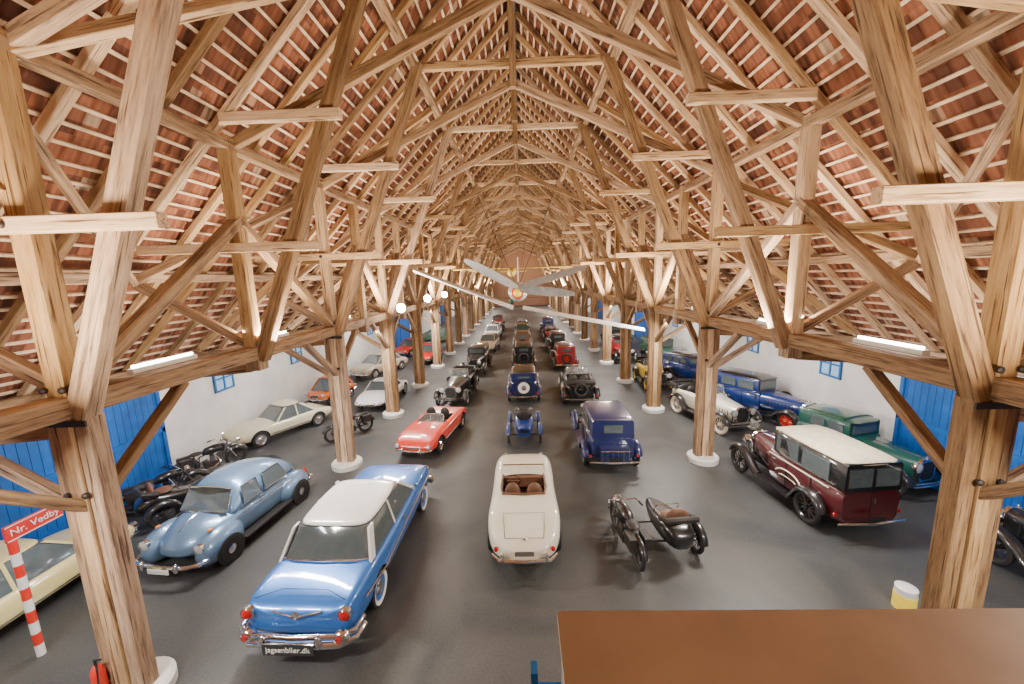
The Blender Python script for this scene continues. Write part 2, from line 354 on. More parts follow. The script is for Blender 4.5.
# ---------- envelope-bodied cars; local +Y is forward
def sec(y,hw,zb,zs,zt):
    h=[(0,zb),(.8*hw,zb),(.96*hw,zb+.1),(hw,(zb+zs)/2),(.985*hw,zs-.1),(.9*hw,zs),(.68*hw,(zs+2*zt)/3),(.35*hw,zt),(0,zt+.005)]
    return [(x,y,z) for x,z in h]+[(-x,y,z) for x,z in reversed(h[1:-1])]
def body_mesh(stations,mat,parent,cuts=(),cock=None,name='body'):
    o=MB().loft([sec(*s) for s in stations],mat).build(name,parent,sub=2)
    if cuts or cock:
        cb=MB()
        for x,y,z,r in cuts:
            s=1 if x>0 else -1
            cb.lathe([(r,0),(r,.7)],(x-s*.16,y,z),(s,0,0),DARK,24)
        if cock: cb.box(-cock[0],cock[0],cock[1],cock[2],cock[3],3,DARK)
        boolcut(o,cb,parent)
    return o
def greenhouse(p,yr0,yr1,yf1,yf0,w0,w1,z0,z1,roofmat,pillar=.05,bpil=0,dome=.07,bmat=None):
    bmat=bmat or roofmat
    def ring(y0,y1,w,z,c=.12): 
        c=min(c,w*.4); return [(-w+c,y0,z),(w-c,y0,z),(w,y0+c,z),(w,y1-c,z),(w-c,y1,z),(-w+c,y1,z),(-w,y1-c,z),(-w,y0+c,z)]
    MB().loft([ring(yr0,yf0,w0,z0),ring(yr1,yf1,w1,z1)],GLASS).build('window_glass',p,smooth=False)
    t=[ring(yr1-.04,yf1+.04,w1+.03,z1-.02,.16),ring(yr1-.03,yf1+.03,w1+.01,z1+dome*.5,.16),ring(yr1+.12,yf1-.12,w1-.14,z1+dome,.2)]
    MB().loft(t,roofmat).build('roof',p,sub=2)
    for s in (-1,1):
        for (ya,yb,q) in ((yr0+.06,yr1+.06,pillar*1.4),(yf0-.06,yf1-.06,pillar*.8))+(((bpil,bpil,.03),) if bpil else ()):
            MB().loft([[(s*w0+dx,ya+dy,z0-.02) for dx,dy in((-.03,-q),(.015,-q),(.015,q),(-.03,q))],[(s*w1+dx,yb+dy,z1+.01) for dx,dy in((-.03,-q),(.015,-q),(.015,q),(-.03,q))]],bmat).build('roof_pillar',p,smooth=False)
def bumper(p,y,hw,z,sgn,r=.05,guards=True):
    pts=[(-hw,y-sgn*.28,z),(-hw*.96,y-sgn*.08,z),(-hw*.7,y+sgn*.02,z),(0,y+sgn*.06,z),(hw*.7,y+sgn*.02,z),(hw*.96,y-sgn*.08,z),(hw,y-sgn*.28,z)]
    mb=MB().tube(pts,r,CHROME,8)
    if guards:
        for s in (-1,1): mb.ell((s*hw*.5,y+sgn*.08,z+.02),(.05,.06,.11),CHROME)
    return mb.build('bumper',p)
def lamp(p,x,y,z,r,sgn,mat=None,name='headlight'):
    return MB().lathe([(r*.9,-sgn*.08),(r,0),(r*1.02,sgn*.01)],(x,y,z),(0,1,0),CHROME,18,False).lathe([(r*.95,sgn*.0),(r*.6,sgn*.03),(.002,sgn*.045)],(x,y,z),(0,1,0),mat or LAMPG,18,False).build(name,p)
def plate(p,y,z,sgn,txt=None,w=.5,h=.11,mat=None,ts=.78):
    o=MB().box(-w/2,w/2,y-.01,y+.01,z-h/2,z+h/2,mat or BLACK).build('number_plate',p,smooth=False)
    if txt: text(txt,h*ts,WHITE,o,(0,y+sgn*.013,z),(pi/2,0,0 if sgn<0 else pi))
def seat(p,x,y,z,mat,w=.24):
    mb=MB(); mb.ell((x,y,z),(w,.26,.1),mat); mb.ell((x,y-.25,z+.24),(w,.1,.3),mat); return mb.build('seat',p)
def swheel(p,x,y,z,r=.19):
    pts=[(x+r*math.cos(a),y-.35*r*math.sin(a),z+r*math.sin(a)) for a in [2*pi*k/16 for k in range(16)]]
    return MB().tube(pts,.013,BLACK,6,True).tube([(x,y,z),(x,y+.3,z-.2)],.018,BLACK,6).tube([pts[0],pts[8]],.01,CHROME,4).build('steering_wheel',p)
def screen(p,y,w,z0,z1,lean=.12):
    return MB().tube([(-w,y,z0),(-w*.92,y-lean,z1),(w*.92,y-lean,z1),(w,y,z0)],.016,CHROME,6).tube([(0,y,z0),(0,y-lean,z1)],.01,CHROME,4).add([(-w*.97,y,z0),(w*.97,y,z0),(w*.9,y-lean,z1),(-w*.9,y-lean,z1)],[(0,1,2,3)],GLASS2).build('windscreen',p,smooth=False)

def modern(name,loc,rot,label,L,W,col,roofcol=None,belt=.85,top=1.35,gh=(-.34,-.2,.1,.26),zb=.24,wr=.31,style='disc',open_=False,nose=.6,tail=.65,cabc=LEATHER,grille=True,rimcol=None,cat='car',dome=.07):
    p=tag(empty(name,loc,rot),label,cat); h=L/2; w=W/2; roofcol=roofcol or col
    st=[(-h,w*.72,zb+.18,belt*tail*.95,belt*tail*.9),(-h+.1,w*.9,zb+.06,belt*(tail+.16),belt*(tail+.13)),(-h+.45,w*.98,zb,belt*.98,belt*.95),(-h*.45,w,zb,belt,belt*1.01),(0,w,zb,belt*.97,belt*1.0),(h*.4,w,zb,belt*.97,belt*1.03),(h-.5,w*.97,zb,belt*.93,belt*.95),(h-.1,w*.88,zb+.06,belt*(nose+.18),belt*(nose+.15)),(h,w*.7,zb+.16,belt*nose*.98,belt*nose*.9)]
    ya=-h*.58; yb=h*.62
    cuts=[(s*w,yy,wr,wr+.05) for s in (-1,1) for yy in (ya,yb)]
    ck=None
    if open_: ck=(w*.7,gh[0]*L,gh[3]*L,.5)
    body_mesh(st,col,p,cuts,ck)
    for s in (-1,1):
        for yy in (ya,yb): wheel(p,s*(w-.1),yy,wr,.16,style,rimcol)
        lamp(p,s*w*.72,h-.02,belt*nose+.04,.085,1); lamp(p,s*w*.8,-h+.02,belt*tail*.95,.055,-1,REDG,'tail_light')
        MB().box(s*w*.995,s*(w+.012),ya+wr+.1,yb-wr-.1,zb+.16,zb+.19,CHROME).build('trim_strip',p,smooth=False)
    bumper(p,h+.03,w*.85,zb+.16,1,.04); bumper(p,-h-.03,w*.85,zb+.16,-1,.04)
    plate(p,-h-.11,zb+.17,-1,None,.46,.1)
    if grille:
        mb=MB().box(-w*.38,w*.38,h-.03,h+.02,zb+.24,belt*nose+.03,CHROME)
        for k in range(7): mb.box(-w*.35+k*w*.1,-w*.35+k*w*.1+w*.06,h+.015,h+.028,zb+.26,belt*nose+.01,DARK)
        mb.build('grille',p,smooth=False)
    if open_:
        MB().box(-ck[0]+.01,ck[0]-.01,ck[1]+.02,ck[2]-.02,.5,.53,cabc).build('cockpit_floor',p,smooth=False)
        for s in (-1,1): seat(p,s*w*.36,gh[0]*L+.5,.62,cabc,.22)
        swheel(p,-w*.36,gh[3]*L-.3,.86); screen(p,gh[3]*L+.02,w*.68,belt*1.0,belt+.3)
    else:
        greenhouse(p,gh[0]*L,gh[1]*L,gh[2]*L,gh[3]*L,w*.86,w*.68,belt-.03,top-.06,roofcol,bpil=(gh[1]+gh[2])/2*L-.1 if L>3.2 else 0,bmat=roofcol,dome=dome)
    return p

# 1. two-tone fifties saloon
def big_saloon():
    bl=paint('metallic_blue',(.03,.17,.55),.3); p=tag(empty('saloon_car',(-3.85,8.25,0),dr(-1.5)),'big blue fifties saloon car with white roof and chrome bumpers','car')
    st=[(-2.62,.84,.45,.86,.74),(-2.56,.94,.36,.98,.87),(-2.3,.99,.28,1.04,.97),(-1.6,1.01,.26,1.04,1.02),(-.8,1.01,.25,1.0,1.05),(.6,1.01,.25,1.0,1.05),(1.4,1.0,.25,1.02,1.08),(2.2,.98,.26,1.0,1.04),(2.5,.93,.3,.92,.94),(2.62,.8,.4,.8,.78)]
    body_mesh(st,bl,p,[(s*1.0,yy,.36,.40) for s in (-1,1) for yy in (-1.5,1.65)])
    for s in (-1,1):
        for yy in (-1.5,1.65): wheel(p,s*.89,yy,.36,.19,'white',bl)
        MB().tube([(s*1.02,-2.2,.78),(s*1.02,-1.2,.62),(s*1.025,.3,.74),(s*1.02,2.2,.82)],.018,CHROME,6).build('trim_strip',p)
        MB().lathe([(.11,-.05),(.12,.03),(.1,.05)],(s*.84,-2.62,.84),(0,-1,0),CHROME,18,False).lathe([(.1,.04),(.06,.09),(.002,.11)],(s*.84,-2.62,.84),(0,-1,0),REDG,18,False).build('tail_light',p)
        MB().ell((s*.8,-2.72,.52),(.14,.11,.12),CHROME).lathe([(.06,0),(.05,.03)],(s*.8,-2.81,.54),(0,-1,0),REDG,12).build('bumper_pod',p)
        lamp(p,s*.78,2.6,.72,.11,1)
        MB().tube([(s*.86,.95,1.05),(s*1.0,.93,1.1)],.01,CHROME,6).lathe([(.06,0),(.055,.04)],(s*1.02,.93,1.12),(0,1,0),CHROME,12).build('wing_mirror',p)
        MB().box(s*1.0,s*1.03,-.1,.06,.88,.91,CHROME).build('door_handle',p,smooth=False)
    mb=MB()
    for z,r in ((.40,.065),(.55,.045)):
        mb.tube([(-1.02,-2.35,z),(-.99,-2.62,z),(-.77,-2.76,z),(0,-2.8,z),(.77,-2.76,z),(.99,-2.62,z),(1.02,-2.35,z)],r,CHROME,10)
    for s in (-1,1): mb.ell((s*.46,-2.84,.5),(.06,.06,.13),CHROME)
    mb.build('bumper',p); bumper(p,2.68,.98,.45,1,.08)
    plate(p,-2.92,.45,-1,'jagsenbiler.dk',.86,.2,None,.68)
    MB().tube([(-.42,-2.6,.85),(-.1,-2.66,.82),(0,-2.68,.79),(.1,-2.66,.82),(.42,-2.6,.85)],.014,CHROME,6).lathe([(.08,0),(.07,.02),(.002,.03)],(0,-2.66,.83),(0,-1,0),CHROME,6).build('boot_emblem',p)
    MB().tube([(-.8,-2.5,1.0),(-.4,-2.3,1.015),(.4,-2.3,1.015),(.8,-2.5,1.0)],.006,DARK,4).build('boot_seam',p)
    greenhouse(p,-1.62,-1.28,.5,1.15,.9,.76,1.0,1.5,WHITE,.07,-.35,.10,WHITE)
    MB().tube([(-.86,-1.56,1.03),(-.6,-1.64,1.04),(0,-1.66,1.05),(.6,-1.64,1.04),(.86,-1.56,1.03)],.022,CHROME,6).build('window_trim',p)
    mb=MB()
    for z in (.5,.58,.66): mb.box(-.6,.6,2.6,2.64,z,z+.04,CHROME)
    mb.build('grille',p,smooth=False)
big_saloon()
# 2. rounded small saloon
def beetle():
    sb=paint('silver_blue',(.17,.29,.45),.45); p=tag(empty('small_car',(-7.62,9.25,0),dr(174)),'silver blue rounded small car with domed roof and curved wings','car')
    st=[(-1.92,.4,.4,.52,.52),(-1.78,.6,.32,.68,.72),(-1.4,.72,.27,.84,.95),(-.9,.77,.25,.92,1.0),(0,.79,.25,.94,1.0),(.6,.76,.25,.92,1.02),(1.0,.70,.26,.88,1.03),(1.3,.64,.3,.82,1.0),(1.55,.54,.35,.72,.88),(1.72,.38,.42,.6,.7),(1.78,.2,.46,.54,.6)]
    body_mesh(st,sb,p)
    rings=[]
    for y,wb,wt,zt in ((-1.86,.34,.22,.78),(-1.62,.54,.36,1.08),(-1.25,.68,.48,1.36),(-.8,.74,.55,1.55),(-.3,.76,.59,1.64),(.15,.76,.60,1.65),(.48,.76,.59,1.57),(.68,.74,.60,1.28),(.88,.70,.6,1.0)):
        zb=.62 if zt<1 else .82; zm=zb+(zt-zb)*.45
        rings.append([(-wb,y,zb),(wb,y,zb),((wb*1.6+wt*.4)/2,y,zm),(wt*1.08,y,zt-.16*(zt-.6)),(wt*.62,y,zt-.02),(0,y,zt+.01),(-wt*.62,y,zt-.02),(-wt*1.08,y,zt-.16*(zt-.6)),(-(wb*1.6+wt*.4)/2,y,zm)])
    MB().loft(rings,sb).build('roof',p,sub=2)
    MB().add([(-.58,.96,1.03),(.58,.96,1.03),(.62,.87,1.03),(.55,.63,1.45),(.0,.67,1.51),(-.55,.63,1.45),(-.62,.87,1.03)],[(0,1,2,3,4,5,6)],GLASS).tube([(-.62,.88,1.02),(-.3,.98,1.03),(.3,.98,1.03),(.62,.88,1.02),(.55,.64,1.46),(0,.68,1.52),(-.55,.64,1.46)],.018,CHROME,6,True).build('windscreen',p,smooth=False)
    MB().add([(-.3,-1.50,1.2),(.3,-1.50,1.2),(.26,-1.20,1.42),(-.26,-1.20,1.42)],[(0,3,2,1)],GLASS).build('rear_window',p,smooth=False)
    for s in (-1,1):
        for a,b_,c_,d in ((-.0,.56,.54,.04),(-.95,-.12,-.12,-.75)):
            q=[(s*.785,a,1.02),(s*.785,b_,1.02),(s*.69,c_-.05,1.44),(s*.69,d,1.44)]
            MB().add(q,[(0,1,2,3)] if s>0 else [(3,2,1,0)],GLASS).tube(q,.014,CHROME,5,True).build('side_window',p,smooth=False)
        for yy in (-1.22,1.22):
            MB().ell((s*.68,yy,.48),(.28,.62,.42),sb,.18,20,12).build('wing',p,sub=1)
            wheel(p,s*.88,yy,.33,.17,'disc')
            MB().lathe([(.35,0),(.35,.012)],(s*.945,yy,.31),(s,0,0),DARK,24).build('wheel_well_shade',p)  # flat dark disc standing in for the shade inside the wheel well
        MB().box(s*.7,s*.95,-.85,.8,.27,.31,DARK).build('running_board',p,smooth=False)
        lamp(p,s*.68,1.77,.68,.12,1); MB().ell((s*.67,1.42,.92),(.04,.06,.03),AMBER).build('indicator',p)
        MB().ell((s*.68,-1.8,.64),(.06,.05,.12),REDG).build('tail_light',p)
        MB().tube([(s*.81,-1.1,.8),(s*.81,.9,.82)],.01,CHROME,4).build('trim_strip',p)
        MB().box(s*.79,s*.82,-.05,.1,.9,.93,CHROME).build('door_handle',p,smooth=False)
    bumper(p,1.98,.82,.42,1,.045); bumper(p,-2.03,.82,.42,-1,.045); plate(p,2.09,.36,1,None,.5,.1,WHITE)
    MB().tube([(0,1.0,1.06),(0,1.28,1.03),(0,1.55,.9)],.012,CHROME,5).build('bonnet_trim',p)
beetle()
CREAM=paint('cream_enamel',(.80,.75,.60)); 
# 3. cream roadster
def xk():
    p=tag(empty('roadster',(-.07,9.62,0),0),'cream open roadster with brown leather seats','car')
    k=1.07
    st=[(-2.15,.3,.42,.58,.58),(-2.05,.55,.32,.68,.70),(-1.75,.72,.26,.80,.82),(-1.2,.8,.24,.88,.9),(-.6,.78,.24,.84,.93),(.2,.76,.24,.82,.94),(.9,.78,.24,.88,.96),(1.6,.76,.26,.84,.87),(2.0,.6,.32,.70,.71),(2.15,.35,.4,.56,.56)]
    st=[(a*k,b_*k*1.02,c_,d*1.02,e_*1.02) for a,b_,c_,d,e_ in st]
    body_mesh(st,CREAM,p,[(s*.87,yy*k,.35,.39) for s in (-1,1) for yy in (-1.25,1.4)],(.54,-.6,.35,.5))
    for s in (-1,1):
        for yy in (-1.25,1.4): wheel(p,s*.77,yy*k,.35,.15,'spoke',CHROME)
        MB().lathe([(.05,0),(.04,.05),(.002,.07)],(s*.6,-2.2,.64),(0,-1,0),REDG,14).build('tail_light',p)
        lamp(p,s*.56,2.12,.64,.1,1)
        seat(p,s*.28,-.2,.62,LEATHER,.21)
        MB().ell((s*.46,-2.33,.52),(.045,.06,.12),CHROME).build('bumper_guard',p)
    MB().box(-.52,.52,-.58,.33,.5,.53,LEATHER).build('cockpit_floor',p,smooth=False)
    MB().tube([(-.7,-2.14,.45),(-.55,-2.32,.45),(0,-2.37,.45),(.55,-2.32,.45),(.7,-2.14,.45)],.04,CHROME).build('bumper',p)
    plate(p,-2.35,.62,-1,None,.4,.1,CHROME)
    MB().tube([(-.55,.33,.97),(-.58,-.3,.95),(-.52,-.6,.96),(0,-.68,.98),(.52,-.6,.96),(.58,-.3,.95),(.55,.33,.97)],.03,LEATHER,6).build('cockpit_rim',p)
    MB().box(-.52,.52,.2,.34,.68,.94,LEATHER).build('dashboard',p,smooth=False)
    swheel(p,-.28,.12,.9); screen(p,.42,.6,.96,1.27); 
    MB().tube([(-.48,-1.4,.94),(-.42,-2.05,.77),(.42,-2.05,.77),(.48,-1.4,.94),(-.48,-1.4,.94)],.006,DARK,4).build('boot_seam',p)
    MB().ell((0,-2.1,.77),(.05,.02,.02),CHROME).build('handle',p)
xk()
modern('roadster',(-3.6,14.8,0),dr(170),'red open sports car with black seats and chrome grille',4.1,1.62,RED,open_=True,gh=(-.16,0,0,.1),belt=.84,wr=.32,cabc=BLEATHER,style='spoke',rimcol=CHROME)
modern('coupe',(-10.4,15.7,0),dr(152),'cream coupe with rounded roof and chrome bumpers',4.1,1.6,paint('ivory_enamel',(.70,.63,.44)),belt=.8,top=1.28,gh=(-.3,-.15,.04,.16),nose=.68,tail=.68,dome=.13,grille=False)
modern('sports_car',(-7.5,20.0,0),dr(178),'white wedge shaped sports car with dark windows',4.0,1.65,WHITE,WHITE,belt=.75,top=1.15,gh=(-.24,-.12,.06,.2),nose=.55,grille=False)
modern('saloon_car',(-9.9,26.2,0),dr(158),'beige family saloon with chrome bumpers',4.4,1.65,paint('beige_enamel',(.42,.33,.22)),belt=.9,top=1.4)
modern('bubble_car',(-10.4,20.2,0),dr(165),'small orange bubble car beside the white wall',2.5,1.35,paint('orange_enamel',(.75,.16,.02)),belt=.8,top=1.35,gh=(-.4,-.25,.15,.35),wr=.24,tail=.75,nose=.75,dome=.12)
modern('cream_car',(-10.25,6.5,0),0,'pale yellow car with round lamps beside the blue door',4.1,1.6,paint('pale_yellow_enamel',(.78,.67,.28)),belt=.85,top=1.4)
modern('small_car',(-9.6,33,0),dr(160),'small red car beside the white wall',3.4,1.5,RED,belt=.85,top=1.38)
modern('small_car',(-7.4,30,0),dr(175),'small red car between timber posts',3.4,1.5,RED,belt=.85,top=1.38)
modern('saloon_car',(-3.0,34.5,0),dr(176),'tan saloon car in a row of parked cars',4.3,1.6,paint('tan_enamel',(.5,.38,.25)),belt=.9,top=1.4)
modern('saloon_car',(-3.1,41,0),dr(176),'white saloon car in a row of parked cars',4.3,1.6,WHITE,belt=.9,top=1.4)
modern('saloon_car',(-8.6,39,0),dr(165),'dark green saloon beside the wall',4.3,1.6,paint('dark_green_enamel',(.02,.09,.05)),belt=.9,top=1.4)

# ---------- pre-war cars
def fender(p,x0,x1,pts,mat,name='mudguard'):
    xc=(x0+x1)/2; w=abs(x1-x0)/2; rings=[]
    P=[Vector((0,a,b)) for a,b in pts]
    for i,q in enumerate(P):
        t=(P[min(i+1,len(P)-1)]-P[max(i-1,0)]).normalized(); n=Vector((0,-t.z,t.y)); 
        c_=Vector((0,fender.c[0],fender.c[1])); 
        if n.dot(q-c_)<0: n=-n
        rings.append([Vector((xc+w*k,0,0))+q+n*d for k,d in ((-1,-.08),(-.9,-.02),(-.5,.03),(0,.045),(.5,.03),(.9,-.02),(1,-.08),(.85,-.05),(.4,0.0),(-.4,0.0),(-.85,-.05))])
    return MB().loft(rings,mat).build(name,p,ang=60)
def arc(cy,cz,r,a0,a1,n=8): return [(cy+r*math.cos(a0+(a1-a0)*k/n),cz+r*math.sin(a0+(a1-a0)*k/n)) for k in range(n+1)]
def rbox(y,hw,z0,z1,c=.08,tw=1.0):
    return [(-hw*.94+c*.5,y,z0),(hw*.94-c*.5,y,z0),(hw*.96,y,z0+c),(hw*tw,y,z1-c),(hw*tw-c,y,z1),(-hw*tw+c,y,z1),(-hw*tw,y,z1-c),(-hw*.96,y,z0+c)]
def vintage(loc,rot,label,L=4.2,W=1.65,H_=1.75,body=None,fend=None,roofm=None,kind='saloon',wr=.37,wstyle='spoke',wcol=None,hood=.36,spare='rear',sparecol=None,name='vintage_car',belt=1.12,script=None,seats=None,trunk=False,nwin=0):
    body=body or BLACK; fend=fend or BLACK; roofm=roofm or body; seats=seats or BLEATHER
    p=tag(empty(name,loc,rot),label,'car'); h=L/2; hw=W*.40
    yh=h-.28; yc=yh-hood*L; yr=-h+(.35 if spare=='rear' or trunk else .12)
    yfw=h-.52; yrw=-h+.85
    MB().box(-.38,.38,-h+.2,h-.2,.34,.46,DARK).box(-.7,.7,yfw-.03,yfw+.03,wr-.03,wr+.03,DARK).box(-.7,.7,yrw-.03,yrw+.03,wr-.03,wr+.03,DARK).build('chassis',p,smooth=False)
    MB().loft([rbox(yc-.02,hw*.86,.5,belt+.02,.16),rbox((yc+yh)/2,hw*.66,.5,belt-.01,.15),rbox(yh,.29,.5,belt-.05,.12)],body).build('bonnet',p,ang=50)
    mb=MB()
    for s in (-1,1):
        for k in range(9):
            yy=yc+.2+k*(yh-yc-.4)/9; wx=hw*.86+(.29-hw*.86)*((yy-yc)/(yh-yc)); mb.box(s*wx*.97,s*(wx+.012),yy,yy+.02,.66,.92,DARK)
    mb.tube([(0,yc,belt+.03),(0,yh,belt-.04)],.008,CHROME,4); mb.build('bonnet_louvres',p,smooth=False)
    mb=MB().loft([rbox(yh,.31,.46,belt-.02,.12),rbox(yh+.08,.31,.46,belt-.02,.12)],CHROME)
    mb.loft([rbox(yh+.08,.26,.52,belt-.1,.1),rbox(yh+.086,.26,.52,belt-.1,.1)],DARK); mb.lathe([(.03,0),(.035,.04),(.01,.07)],(0,yh+.04,belt-.03),(0,0,1),CHROME,10)
    for k in range(6): mb.box(-.22+k*.08,-.215+k*.08,yh+.086,yh+.092,.55,belt-.12,CHROME)
    mb.build('radiator',p,ang=50)
    if kind=='open':
        ob=MB().loft([rbox(yr,hw*.72,.5,belt-.12,.14),rbox(yr+.25,hw*.92,.44,belt-.04,.14),rbox(0,hw,.42,belt,.1),rbox(yc,hw*.9,.42,belt+.02,.14)],body).build('body',p)
        boolcut(ob,MB().box(-hw*.8,hw*.8,yr+.3,yc-.2,.62,3,DARK),p)
        for s in (-1,1): seat(p,s*hw*.4,yc-.85,.78,seats,hw*.36)
        if L>3.9:
            MB().ell((0,yr+.62,.78),(hw*.72,.25,.12),seats).ell((0,yr+.42,.98),(hw*.72,.1,.26),seats).build('rear_seat',p)
        swheel(p,-hw*.4,yc-.4,1.12); screen(p,yc-.08,hw*.85,belt,belt+.42,.06)
        mb=MB()
        for dz,dy in ((0,0),(.07,-.05),(.13,.02)): mb.tube([(-hw*.95,yr+.55,belt-.04+dz),(-hw*.9,yr+.05+dy,belt+dz),(0,yr-.02+dy,belt+.02+dz),(hw*.9,yr+.05+dy,belt+dz),(hw*.95,yr+.55,belt-.04+dz)],.06,roofm if roofm is not body else BLEATHER,8)
        mb.build('folded_hood',p)
    else:
        cut=.12 if kind=='saloon' else 0
        MB().loft([rbox(yr,hw*.9,.44,belt,.12),rbox(yr+.2,hw*.98,.42,belt+.01,.05),rbox(0,hw*1.02,.42,belt+.01,.05),rbox(yc,hw*.9,.42,belt+.01,.05)],body).build('body',p,ang=50)
        zt=H_-.1; yt=yc-.1
        MB().loft([rbox(yr+cut*.3,hw*.93,belt-.02,zt,.05,.93),rbox(yr+.2+cut,hw*.97,belt-.02,zt,.05,.94),rbox(0,hw*1.0,belt-.02,zt,.05,.94),rbox(yt,hw*.88,belt-.02,zt,.05,.97)],body if kind!='van' else BLACK).build('cabin',p,ang=50)
        rr=[]
        for yy,k,dz in ((yr-.02+cut,.82,-.05),(yr+.1+cut,.93,.02),(yr+.4+cut,.98,.07),(0,1.0,.09),(yt-.3,.93,.06),(yt+.04,.88,.01),(yt+.12,.84,-.05)):
            w_=hw*k*.96; rr.append([(-w_,yy,zt-.06),(w_,yy,zt-.06),(w_*1.0,yy,zt),(w_*.86,yy,zt+dz*.8),(w_*.4,yy,zt+dz+.02),(-w_*.4,yy,zt+dz+.02),(-w_*.86,yy,zt+dz*.8),(-w_,yy,zt)])
        MB().loft(rr,roofm).build('roof',p,sub=1)
        n=nwin or (3 if L>4 else 2); y0=yr+.3+cut; y1=yt-.08; sp_=(y1-y0)/n
        for s in (-1,1):
            for k in range(n):
                a=y0+k*sp_+.07; b_=y0+(k+1)*sp_-.07
                def xx(y): return hw*(.965-.01) if y<.2 else hw*(.955-.09*(y)/max(yt,.1))
                z0w,z1w=belt+.1,zt-.12
                xa0=xx(a)+.012; xb0=xx(b_)+.012
                MB().add([(s*xa0,a,z0w),(s*xb0,b_,z0w),(s*xb0,b_,z1w),(s*xa0,a,z1w),(s*(xa0-.08),a,z0w),(s*(xb0-.08),b_,z0w),(s*(xb0-.08),b_,z1w),(s*(xa0-.08),a,z1w)],[(0,1,2,3),(0,4,5,1),(1,5,6,2),(2,6,7,3),(3,7,4,0)],GLASS).build('side_window',p,smooth=False)
            MB().box(s*hw*.99,s*(hw*1.02+.012),yr+.3,yc-.1,belt-.04,belt-.015,CHROME if kind!='van' else CREAM).build('belt_line',p,smooth=False)
            MB().box(s*hw*1.0,s*(hw*1.02+.03),0.1,.22,belt-.14,belt-.11,CHROME).build('door_handle',p,smooth=False)
            for q in (.75,1.55): MB().box(s*hw*1.0,s*(hw*1.02+.006),yc-q,yc-q+.01,.48,belt-.02,DARK).build('door_seam',p,smooth=False)
        MB().box(-hw*.72,hw*.72,yt+.01,yt+.03,belt+.1,zt-.1,GLASS).build('windscreen',p,smooth=False)
        yb_=yr+cut*.3-.012
        if kind=='van':
            for s in (-1,1): MB().box(s*.05,s*hw*.78,yb_-.01,yb_+.02,belt+.12,zt-.12,GLASS).build('rear_window',p,smooth=False)
            MB().box(-.006,.006,yr-.008,yr+.02,.48,belt,DARK).build('rear_door_seam',p,smooth=False)
            MB().box(.04,.07,yr-.04,yr,.9,1.02,CHROME).build('rear_door_handle',p,smooth=False)
        else: MB().box(-.3,.3,yb_-.012,yb_+.02,belt+.18,zt-.16,GLASS).build('rear_window',p,smooth=False)
    for s in (-1,1):
        wx=W/2-.09
        for yy in (yfw,yrw): wheel(p,s*wx,yy,wr,.13,wstyle,wcol)
        fender.c=(yfw,wr); R=wr+.07
        fender(p,s*(wx-.15),s*(wx+.13),arc(yfw,wr,R,dr(12),dr(125))+[(yfw-R*.95,wr+.26),(yfw-R*1.35,wr+.08),(yfw-R*1.8,.39)],fend)
        fender.c=(yrw,wr)
        fender(p,s*(wx-.15),s*(wx+.13),[(yrw+R*1.25,.38),(yrw+R*1.0,wr+.12)]+arc(yrw,wr,R,dr(40),dr(168)),fend)
        MB().box(s*(wx-.2),s*(wx+.12),yrw+R*1.1,yfw-R*1.7,.36,.39,DARK).box(s*(wx-.2),s*(wx+.12),yrw+R*1.1,yfw-R*1.7,.39,.395,fend).build('running_board',p,smooth=False)
        hx=s*.42; 
        MB().lathe([(.02,-.2),(.1,-.12),(.135,-.02),(.14,.02)],(hx,yh+.12,.92),(0,1,0),CHROME,18,False).lathe([(.13,.02),(.08,.045),(.002,.055)],(hx,yh+.12,.92),(0,1,0),LAMPG,18,False).tube([(hx,yh+.05,.82),(hx,yh+.0,.5)],.02,DARK,6).build('headlight',p)
        MB().lathe([(.04,0),(.045,-.05)],(s*(wx-.1),-h+.22,.62),(0,1,0),REDG,12).tube([(s*(wx-.1),-h+.25,.62),(s*.4,-h+.35,.5)],.012,DARK,5).build('tail_light',p)
    MB().tube([(-W*.42,h-.05,.46),(0,h+.02,.46),(W*.42,h-.05,.46)],.028,CHROME,6).tube([(-W*.42,h-.05,.54),(0,h+.02,.54),(W*.42,h-.05,.54)],.02,CHROME,6).build('bumper',p)
    MB().tube([(-W*.42,-h+.05,.46),(0,-h-.02,.46),(W*.42,-h+.05,.46)],.028,CHROME,6).build('bumper',p)
    if spare=='rear':
        wheel(p,0,yr-.12,wr*.95,.14,'disc' if sparecol else wstyle,sparecol or wcol,'spare_wheel',z=.88,rot=(0,0,pi/2))
        if sparecol: MB().lathe([(wr*.78,0),(wr*.72,.02),(wr*.4,.02)],(0,yr-.2,.88),(0,-1,0),sparecol,24,False).build('spare_cover',p)
    if trunk:
        MB().box(-hw*.6,hw*.6,-h+.02,yr-.02,.5,.92,body).tube([(-hw*.66,-h+.0,.48),(hw*.66,-h,.48)],.02,CHROME).build('luggage_trunk',p,smooth=False)
        mb=MB().tube([(-hw*.6,-h-.04,.86),(hw*.6,-h-.04,.86)],.012,CHROME,5)
        for k in range(6): mb.tube([(-hw*.55+k*hw*.22,-h-.04,.44),(-hw*.55+k*hw*.22,-h-.04,.86)],.012,CHROME,5)
        mb.build('luggage_rack',p)
    if spare=='side':
        wheel(p,-W*.43,yc+.25,wr*.95,.13,wstyle,wcol,'spare_wheel',z=.75)
    plate(p,-h-.05,.6,-1,None,.42,.1)
    if script:
        for s in (-1,1):
            pts=[(s*(hw*1.02+.012),-.35+.45*math.cos(a),.72+.22*math.sin(a)) for a in [dr(20+140*k/10) for k in range(11)]]
            MB().tube(pts,.022,CREAM,5).tube([(q[0],q[1]*.7-.1,.7+(q[2]-.72)*.3) for q in pts],.014,CREAM,5).build('side_lettering',p)
    return p
